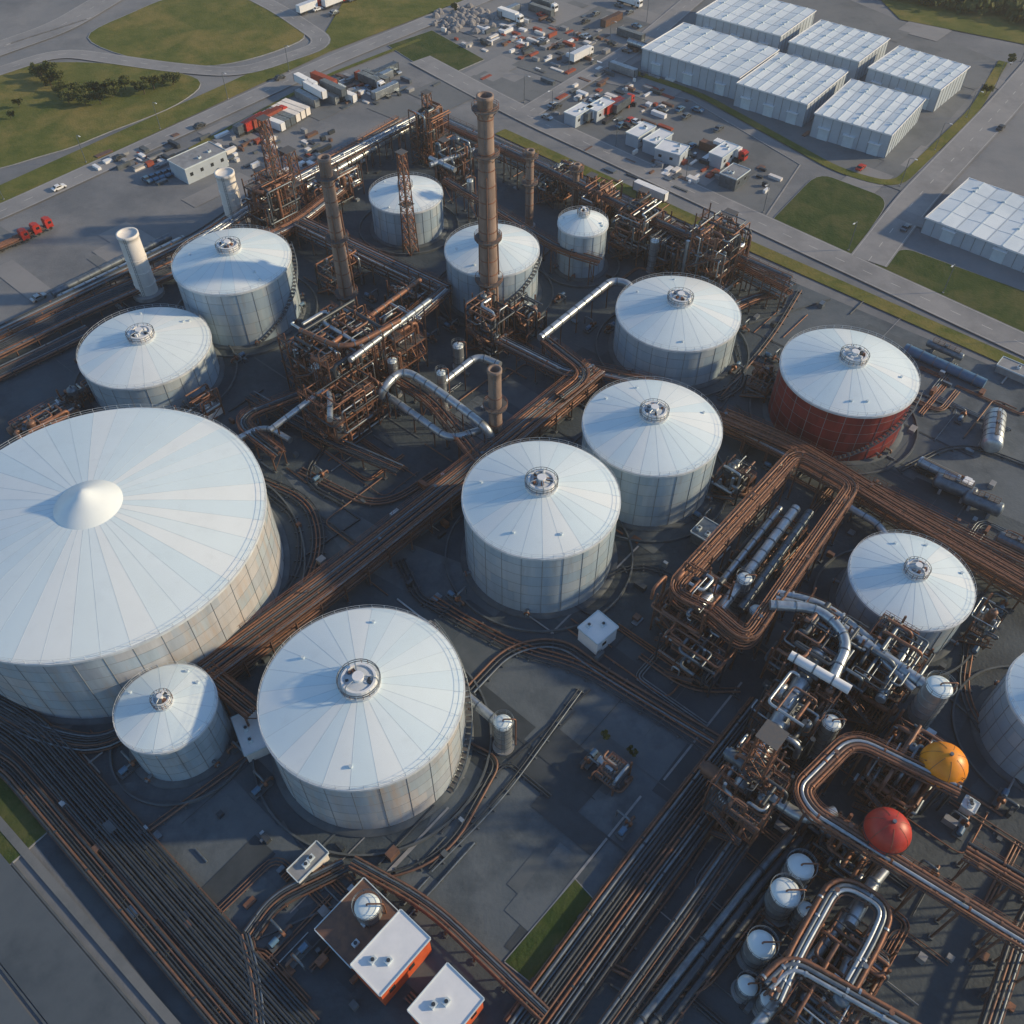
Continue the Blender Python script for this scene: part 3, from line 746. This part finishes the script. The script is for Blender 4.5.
# ------------------------------------------------------------ warehouses
def warehouse(c4,hh,name='warehouse',ridges=5,roofm='wroof'):
    L_,T_,R_,B_=[P(u,v,hh) for u,v in c4]
    c=(L_+T_+R_+B_)/4; e1=((T_-L_)+(R_-B_))/2; e2=((B_-L_)+(R_-T_))/2
    ang=atan2(e1.y,e1.x); e2p=Vector((-sin(ang),cos(ang),0)); Lx=e1.length; Wy=abs(e2.dot(e2p)); T=LF(c,ang); mb=MB()
    mb.box(c.x,c.y,0,Lx,Wy,hh,'wwall',ang)
    n=int(Wy/3)
    for s in (-1,1):
        for i in range(n+1): y=-Wy/2+Wy*i/n; mb.beam(T(s*(Lx/2+.04),y,.1),T(s*(Lx/2+.04),y,hh),.12,.12,'wseam')
        for i in range(int(Lx/3)+1): x=-Lx/2+i*3; mb.beam(T(x,s*(Wy/2+.04),.1),T(x,s*(Wy/2+.04),hh),.12,.12,'wseam')
        for i in range(3):
            y=-Wy/2+Wy*(i+.5)/3; p=T(s*(Lx/2+.1),y,0); mb.box(p[0],p[1],.02,.25,3.6,4,'seam',ang)
            q=T(s*(Lx/2+.6),y,0); mb.box(q[0],q[1],4.1,1.2,4.2,.12,'white',ang)
    for i in range(ridges):
        y0=-Wy/2+Wy*i/ridges; y1=y0+Wy/ridges; ym=(y0+y1)/2; rz=.4
        x0,x1=-Lx/2-.3,Lx/2+.3
        mb.face([T(x0,y0,hh+.05),T(x1,y0,hh+.05),T(x1,ym,hh+rz),T(x0,ym,hh+rz)],roofm)
        mb.face([T(x0,ym,hh+rz),T(x1,ym,hh+rz),T(x1,y1,hh+.05),T(x0,y1,hh+.05)],roofm)
        mb.face([T(x0,y0,hh+.05),T(x0,ym,hh+rz),T(x0,y1,hh+.05)],'wwall'); mb.face([T(x1,y0,hh+.05),T(x1,y1,hh+.05),T(x1,ym,hh+rz)],'wwall')
        mb.beam(T(x0,ym,hh+rz+.06),T(x1,ym,hh+rz+.06),.35,.1,'seam'); mb.beam(T(x0,y0,hh+.08),T(x1,y0,hh+.08),.4,.08,'wwall')
        for k in range(1,4):
            xx=x0+(x1-x0)*k/4; mb.beam(T(xx,y0+.3,hh+.12),T(xx,ym,hh+rz+.05),.12,.06,'seam'); mb.beam(T(xx,ym,hh+rz+.05),T(xx,y1-.3,hh+.12),.12,.06,'seam')
        for k in range(2):
            p=T(R.uniform(-Lx*.4,Lx*.4),ym,0); mb.box(p[0],p[1],hh+rz,.8,.8,.5,'seam',ang)
    for s in (-1,1):
        mb.beam(T(s*(Lx/2+.35),-Wy/2-.3,hh+.1),T(s*(Lx/2+.35),Wy/2+.3,hh+.1),.2,.45,'white')
        mb.beam(T(-Lx/2-.3,s*(Wy/2+.2),hh+.1),T(Lx/2+.3,s*(Wy/2+.2),hh+.1),.2,.45,'white')
    mb.make(name,origin=(c.x,c.y,0))
warehouse([(645,48),(684,22),(778,52),(737,78)],8)
warehouse([(702,10),(738,-12),(811,14),(776,40)],8)
warehouse([(740,82),(780,52),(846,74),(805,106)],8)
warehouse([(793,38),(824,20),(886,40),(856,66)],8)
warehouse([(818,112),(852,78),(924,102),(889,137)],8)
warehouse([(872,64),(902,46),(966,68),(938,94)],8)
warehouse([(926,216),(970,180),(1120,232),(1085,280)],5)
def shed(u,v,L,W,h,ang,wall='white',roof='white',name='equipment_shed'):
    c=P(u,v,h); T=LF(c,ang); mb=MB()
    mb.box(c.x,c.y,0,L,W,h,wall,ang); mb.box(c.x,c.y,h,L+.3,W+.3,.2,roof,ang)
    for t in (-1,1):
        mb.beam(T(-L/2-.15,t*(W/2+.2),h+.2),T(L/2+.15,t*(W/2+.2),h+.2),.14,.42,'seam')
        mb.beam(T(t*(L/2+.2),-W/2-.1,h+.2),T(t*(L/2+.2),W/2+.1,h+.2),.14,.38,'seam')
    for i in range(max(1,int(L/4))):
        x=-L/2+2+i*4
        for s in(-1,1):
            p=T(x,s*(W/2+.02),0); mb.box(p[0],p[1],h*.45,1.1,.12,h*.22,'glass',ang)
    p=T(L/2+.03,0,0); mb.box(p[0],p[1],0,.12,1.2,2.1,'dark',ang)
    for i in range(2):
        p=T(R.uniform(-L*.3,L*.3),R.uniform(-W*.3,W*.3),0); mb.box(p[0],p[1],h+.2,1.1,.8,.6,'seam',ang); mb.cyl(p[0],p[1],h+.8,h+.92,.3,'dark',10)
    mb.make(name,origin=(c.x,c.y,0))
shed(598,628,5.5,5,4,GA-.1)
shed(391,952,10,6,6.5,GA,'redwall','white','control_building')
shed(358,922,10,8,3,GA,'brick','rust2','pump_house')
vessel(367,906,6.5,2.0,name='water_tank')
shed(446,1005,8,7,5.5,GA,'redwall','white','control_building')
shed(308,862,6,2.6,2.6,GA,'cream','conc','site_container')
shed(250,732,8,4,3,GA+1.2,'cream','white')
shed(205,408,7,3,3,GA,'white','conc')
shed(197,156,16,9,5,GA,'wwall','conc','office_building')
shed(706,530,5,4,3,GA,'steel','steel')
shed(970,805,2,2,2,GA,'white','white','electrical_cabinet')
for u,v in ((641,130),(658,137),(579,110),(600,105),(724,150)): shed(u,v,10,5,4,GA,'wwall','white','storage_shed')
shed(735,172,8,6,4,GA,'steel','conc','storage_shed'); shed(672,148,9,7,4,GA-1.4,'wwall','white','storage_shed'); shed(1020,370,4,10,2,GA,'conc','conc')
# ------------------------------------------------------------ vehicles & containers
def car_mesh(col):
    mb=MB(); w=.9
    prof=[(-2.2,.35),(-2.25,.8),(-1.6,.95),(-1.1,1.42),(.3,1.45),(1.0,.98),(2.0,.85),(2.25,.6),(2.2,.35)]
    n=len(prof)
    for s in(-1,1):
        mb.face([(x,s*w*(.82 if z>1.2 else 1),z) for x,z in (prof if s<0 else prof[::-1])],col)
    for i in range(n):
        a,b=prof[i],prof[(i+1)%n]; wa=w*(.82 if a[1]>1.2 else 1);wb=w*(.82 if b[1]>1.2 else 1)
        m='glass' if i in (2,4) else col
        mb.face([(a[0],-wa,a[1]),(a[0],wa,a[1]),(b[0],wb,b[1]),(b[0],-wb,b[1])],m)
    for s in(-1,1):
        mb.face([(x,s*y,z) for x,y,z in ((-1.3,.93,1.0),(.75,.93,1.0),(.2,.83,1.36),(-1.0,.83,1.36))],'glass')
        for x in(-1.4,1.4): mb.tube([(x,s*.7,.33),(x,s*.95,.33)],.33,'tyre',12)
    o=mb.make('parked_car',origin=(0,0,0)); return o
def truck_mesh(cab,box,kind='box'):
    mb=MB()
    mb.box(0,0,.7,12,2.3,.3,'dark')
    mb.box(5.2,0,.7,2.2,2.4,2.4,cab); mb.box(5.0,0,3.1,1.4,2.2,.35,cab); mb.box(6.32,0,1.9,.06,2.1,.9,'glass')
    for s in(-1,1): mb.box(5.5,s*1.22,1.9,1.0,.05,.8,'glass')
    if kind=='box':
        mb.box(-1.2,0,1.05,9.8,2.5,2.7,box)
        for i in range(14): mb.box(-6+i*.74,0,1.1,.12,2.58,2.72,box)
    elif kind=='tank':
        mb.tube([(-6,0,2.3),(-5.7,0,2.3)],1.0,box,16); mb.tube([(-5.8,0,2.3),(3.4,0,2.3)],1.22,box,18)
        for i in range(5): mb.tube([(-5.4+i*2.1,0,2.3),(-5.3+i*2.1,0,2.3)],1.27,'steel',18)
        mb.box(-1.2,0,3.45,8,.6,.12,'grat')
    else:
        mb.box(-1.2,0,1.0,9.8,2.5,.2,'rust2')
        for i in range(5): mb.tube([(-5.5,-.9+i*.45,1.45),(3,-.9+i*.45,1.45)],.22,box,8)
    for x in(-5,-3.8,-2.6,2.6,5.2):
        for s in(-1,1): mb.tube([(x,s*.8,.5),(x,s*1.2,.5)],.5,'tyre',12)
    return mb
def container_mesh(col):
    mb=MB(); mb.box(0,0,.1,12,2.4,2.6,col)
    for i in range(25):
        mb.box(-5.8+i*.485,0,.15,.2,2.5,2.5,col)
        mb.box(-5.8+i*.485,0,2.68,.2,2.3,.07,col)
    for x in(-6,6):
        for y in(-1.2,1.2): mb.box(x,y,0,.2,.2,2.85,'dark')
    return mb
class Pool:
    def __init__(s,fn,name): s.fn=fn;s.name=name;s.d={}
    def put(s,key,u,v,ang,z=0,**k):
        p=P(u,v); p.z=z or ZL[0]
        if key not in s.d:
            o=s.fn(key)
            if isinstance(o,MB): o=o.make(s.name,origin=(0,0,0))
            o.location=p;o.rotation_euler=(0,0,ang);s.d[key]=o
        else: inst(s.d[key],s.name,p,ang)
CAR=Pool(lambda k:car_mesh(k),'parked_car')
TRK=Pool(lambda k:truck_mesh(*k),'lorry')
TNK=Pool(lambda k:truck_mesh(k[0],k[1],'tank'),'tanker_truck')
FLT=Pool(lambda k:truck_mesh(k[0],k[1],'flat'),'flatbed_truck')
CON=Pool(lambda k:container_mesh(k),'shipping_container')
cc=['white','dark','steel','blue','dark','silver','steel','redp']
GB=GA-pi/2
for i in range(4): TRK.put((R.choice(['redp','white']),R.choice(['brick','redp','steel'])),250+i*8,131-i*3,GA+.1+R.uniform(-.05,.05))
for i in range(6): CON.put(R.choice(['white','steel','cream']),272+i*5,127-i*3,GB+.1)
for i in range(9): CON.put(R.choice(['white','silver','steel','brick','white']),308+(i%5)*9,102-(i//5)*9-(i%5)*1,GB+R.uniform(-.1,.1),2.7*(i%2)+.1)
for i in range(3): FLT.put(('redp','rust'),10+i*12,248-i*6,GA-.05)
for i in range(5): TRK.put((R.choice(['redp','white']),R.choice(['redp','white','steel'])),594+i*7,118-i*2,GA+R.uniform(-.1,.1))
for i in range(5): CAR.put('blue',148+i*6,182-i*2,GB)
for (u,v) in ((310,12),(335,6)): TRK.put(('redp','white'),u,v,GA)
for i in range(48):
    u,v=R.choice([(R.uniform(460,640),R.uniform(2,60)),(R.uniform(360,400),R.uniform(65,90)),(R.uniform(545,640),R.uniform(85,130)),(R.uniform(660,720),R.uniform(110,150)),(R.uniform(290,360),R.uniform(0,20))])
    CAR.put(R.choice(cc),u,v,R.choice([GA,GB])+R.uniform(-.06,.06))
for i in range(18):
    u,v=R.choice([(R.uniform(500,640),R.uniform(2,75)),(R.uniform(350,410),R.uniform(75,95)),(R.uniform(570,760),R.uniform(150,200))])
    if i%3==0: TRK.put((R.choice(['white','redp']),R.choice(['white','steel'])),u,v,R.choice([GA,GB]))
    else: CON.put(R.choice(['white','steel','brick','rust2','silver']),u,v,R.choice([GA,GB]))
for (u,v,a) in ((940,481,GB),(640,52,GB),(350,170,GA)): TNK.put(('white','silver'),u,v,a)
for (u,v,a) in ((600,200,GB),(860,170,GA),(905,230,GA),(120,160,GA),(200,128,GA),(1000,130,GA),(60,190,GA),(280,80,GA),(40,300,GA)): CAR.put(R.choice(cc),u,v,a)
# ------------------------------------------------------------ pump skids, pallets
def skid():
    mb=MB(); mb.box(0,0,0,4,1.8,.3,'concd'); mb.tube([(-1.6,0,1),(-.2,0,1)],.5,'blue',12); mb.tube([(-.2,0,1),(.6,0,1)],.2,'steel',8); mb.tube([(.6,0,1),(1.1,0,1)],.7,'rust',14)
    mb.tube(fillet([(.85,0,1),(.85,0,2.4),(.85,2.5,2.4),(.85,2.5,.2)],.5,3),.2,'steel',8); mb.tube(fillet([(1.1,0,1),(2.4,0,1),(2.4,0,.2)],.4,3),.25,'rust2',8)
    for x in(-1.4,-.5,.8): mb.box(x,0,.3,.3,1,.5,'dark')
    return mb
SK=Pool(lambda k:skid(),'pump_skid')
for (u,v) in ((240,745),(262,790),(455,600),(560,560),(700,520),(735,370),(770,360),(590,760),(625,830),(300,955),(280,940),(130,770),(225,690),(930,640),(975,650),(1000,610),(770,470),(880,450),(960,420),(430,340),(240,360),(300,310),(450,330),(560,300),(610,330),(590,330),(370,300),(960,830),(1000,800),(930,880),(110,390),(60,450),(320,480),(560,420),(575,395),(350,250),(395,240),(430,230),(740,330)): SK.put(0,u,v,R.choice([GA,GB,GA+pi]))
mb=MB()
for i in range(520):
    u,v=R.uniform(60,1010),R.uniform(140,1010); p=P(u,v)
    if not clear(p,3) or v<352-.57*u or v<120+.46*(u-430) or (480<u<760 and 660<v<960) or v>780+u: continue
    a=GA+R.choice([0,pi/2]); m=R.choice(['steel','concd','rust','dark','silver','rust2','conc'])
    if R.random()<.6: mb.box(p.x,p.y,.03,R.uniform(.6,2.6),R.uniform(.5,1.5),R.uniform(.3,1.6),m,a)
    else:
        l=R.uniform(3,14); q=p+Vector((cos(a)*l,sin(a)*l,0)); rr=R.uniform(.1,.25); mb.tube([(p.x,p.y,.3),(q.x,q.y,.3)],rr,m,6)
mb.make('stored_materials')
mb=MB()
for i in range(420):
    cu,cv,su,sv=R.choice([(520,40,30,12),(360,90,30,8),(700,165,40,14),(280,150,40,12),(590,60,40,14),(180,160,30,8),(620,100,30,10)])
    u,v=R.gauss(cu,su),R.gauss(cv,sv); p=P(u,v); a=GA+R.choice([0,pi/2])
    mb.box(p.x,p.y,.03,R.uniform(.8,6),R.uniform(.6,2),R.uniform(.3,1.5),R.choice(['conc','steel','white','brick','rust2','dark','cream','concd']),a)
mb.make('yard_stock')
mb=MB()
for i in range(200):
    u,v=R.gauss(465,12),R.gauss(20,5); p=P(u,v); s=R.uniform(.4,2.2)
    mb.lathe(p.x,p.y,[(s,0),(s*R.uniform(.7,1),s*.5),(s*.3,s*.9),(.01,s)],6,'rock',smooth=False,a0=R.random())
mb.make('rubble_pile')
mb=MB()
def wall_(px,w=.3,h=.6,m='concd'):
    pts=[P(u,v) for u,v in px]
    for i in range(len(pts)-1): mb.beam(pts[i]+Vector((0,0,h/2)),pts[i+1]+Vector((0,0,h/2)),w,h,m)
wall_([(430,870),(500,770),(590,690)],.3,.4,'dark'); wall_([(245,945),(385,885)],.3,.5); wall_([(90,800),(210,960)],.4,.5)
wall_([(610,985),(655,1010),(740,890)],.3,.5); wall_([(560,600),(640,640),(740,700)],.3,.4,'dark')
wall_([(730,330),(830,300)],.3,.5)
wall_([(290,470),(360,520),(300,560)],.3,.5,'dark'); wall_([(760,350),(720,410)],.3,.5); wall_([(950,700),(1040,780)],.3,.5)
mb.make('bund_walls')
# ------------------------------------------------------------ trees
def tree_mesh(seed,h=7,leaves=900):
    r=random.Random(seed); mb=MB()
    mb.tube([(0,0,0),(.1,.1,h*.25),(0,.2,h*.55)],.22,'bark',6)
    cl=[]
    for i in range(9):
        a=r.uniform(0,6.28);d=r.uniform(.15,.42)*h;z=h*r.uniform(.4,.9);c=Vector((d*cos(a),d*sin(a),z));cl.append((c,r.uniform(.12,.24)*h))
        mb.tube([(0,.1,h*.35),tuple(c*.6+Vector((0,0,z*.35))),tuple(c)],.08,'bark',5)
    for i in range(leaves):
        c,rr=r.choice(cl); d=Vector((r.gauss(0,1),r.gauss(0,1),r.gauss(0,.8))); d=d.normalized()*rr*r.uniform(.55,1.1); p=c+d
        a=Vector((r.gauss(0,1),r.gauss(0,1),r.gauss(0,1))).normalized(); b=a.orthogonal().normalized(); s=r.uniform(.18,.42)
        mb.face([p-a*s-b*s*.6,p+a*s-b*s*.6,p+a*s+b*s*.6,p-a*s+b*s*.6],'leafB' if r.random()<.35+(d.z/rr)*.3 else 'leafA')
    return mb
TR=Pool(lambda k:tree_mesh(k),'tree'); 
def tree(u,v,s,name='tree'):
    k=R.randint(1,4); TR.put(k,u,v,R.uniform(0,6.28))
    o=bpy.context.scene.collection.objects[-1]; sc=s*R.uniform(.8,1.2); o.scale=(sc,sc,sc*R.uniform(.7,1)); o.name=name
for (u,v) in [(42,82),(50,88),(58,84),(66,92),(60,98),(74,96),(82,100),(90,96),(98,98),(108,94),(118,93),(128,92),(138,92),(148,90),(156,90),(164,88),(172,86),(70,104),(84,106),(36,78),(52,76),(112,99),(100,104),(142,96)]: tree(u+R.uniform(-3,3),v+R.uniform(-2,2),.75)
for (u,v) in ((606,738),(631,755)): tree(u,v,.32,'bush')
for (u,v) in ((455,12),(12,120),(20,108),(1010,66),(985,96)): tree(u,v,.5)
mb=MB(); r=random.Random(5)
for i in range(900):
    u,v=r.uniform(850,1150),r.uniform(-40,40)
    if v>-10+(u-850)*.22 : continue
    p=P(u,v); s=r.uniform(2.0,4.5)
    for k in range(22):
        d=Vector((r.gauss(0,1),r.gauss(0,1),abs(r.gauss(0,1)))).normalized()*s*r.uniform(.6,1.1); q=p+Vector((0,0,s*.6))+d
        a=Vector((r.gauss(0,1),r.gauss(0,1),r.gauss(0,1))).normalized(); b=a.orthogonal().normalized(); t=r.uniform(.7,1.4)
        mb.face([q-a*t-b*t,q+a*t-b*t,q+a*t+b*t,q-a*t+b*t],'leafB' if r.random()<.35 else 'leafA')
mb.make('distant_woodland')
def lamp():
    mb=MB(); mb.tube([(0,0,0),(0,0,9)],.11,'steel',8); mb.tube(fillet([(0,0,8.8),(0,0,9.6),(1.8,0,9.8)],.6,4),.07,'steel',6); mb.box(2.0,0,9.7,.9,.35,.14,'white'); mb.cyl(0,0,0,.4,.3,'conc',8); return mb
LP=Pool(lambda k:lamp(),'street_lamp')
for px,off in (([(0,213),(330,62)],6),([(530,118),(1040,352)],6),([(915,200),(1040,65)],7),([(530,112),(690,5)],6)):
    pts=[P(u,v) for u,v in px]
    for p,t in along(offset(pts,off),30,5):
        a=atan2(t.y,t.x)-pi/2
        if 0 not in LP.d: LP.put(0,500,500,0); LP.d[0].location=p; LP.d[0].rotation_euler=(0,0,a)
        else: inst(LP.d[0],'street_lamp',p,a)
# ------------------------------------------------------------ morning haze: a real, thin, uniform layer of scattering air over the whole site
mb=MB(); mb.box(0,900,-2,3600,3400,300,'white'); hz=mb.make('haze',origin=(0,0,0))
hm=bpy.data.materials.new('thin_haze'); hm.use_nodes=True; hn=hm.node_tree; hn.nodes.clear()
ho=hn.nodes.new('ShaderNodeOutputMaterial'); vs=hn.nodes.new('ShaderNodeVolumeScatter'); vs.inputs['Color'].default_value=(.97,.96,.94,1); vs.inputs['Density'].default_value=.00017; vs.inputs['Anisotropy'].default_value=.2
hn.links.new(vs.outputs[0],ho.inputs['Volume']); hz.data.materials[0]=hm
# ------------------------------------------------------------ light, world, camera
az=radians(4); el=radians(21)
w=bpy.data.worlds.new('World'); bpy.context.scene.world=w; w.use_nodes=True
nt=w.node_tree; sky=nt.nodes.new('ShaderNodeTexSky'); sky.sky_type='NISHITA'; sky.sun_disc=False
sky.sun_elevation=el; sky.sun_rotation=pi/2-az; sky.air_density=1.3; sky.dust_density=.2; sky.ozone_density=4.5
nt.links.new(sky.outputs[0],nt.nodes['Background'].inputs[0]); nt.nodes['Background'].inputs[1].default_value=.15
ld=bpy.data.lights.new('sun','SUN'); ld.energy=5.0; ld.angle=radians(2.0); ld.color=(1,.75,.45)
lo=bpy.data.objects.new('sun',ld); bpy.context.scene.collection.objects.link(lo)
S=Vector((cos(el)*cos(az),cos(el)*sin(az),sin(el))); lo.rotation_euler=S.to_track_quat('Z','Y').to_euler(); lo.location=S*400
cd=bpy.data.cameras.new('camera'); cd.sensor_width=36; cd.lens=36*F/1024; cd.clip_end=8000; cd.clip_start=1
co=bpy.data.objects.new('camera',cd); bpy.context.scene.collection.objects.link(co); co.location=(0,0,H); co.rotation_euler=(pi/2-TH,0,0)
sc=bpy.context.scene; sc.camera=co; sc.view_settings.view_transform='Standard'; sc.view_settings.look='None'; sc.view_settings.exposure=0
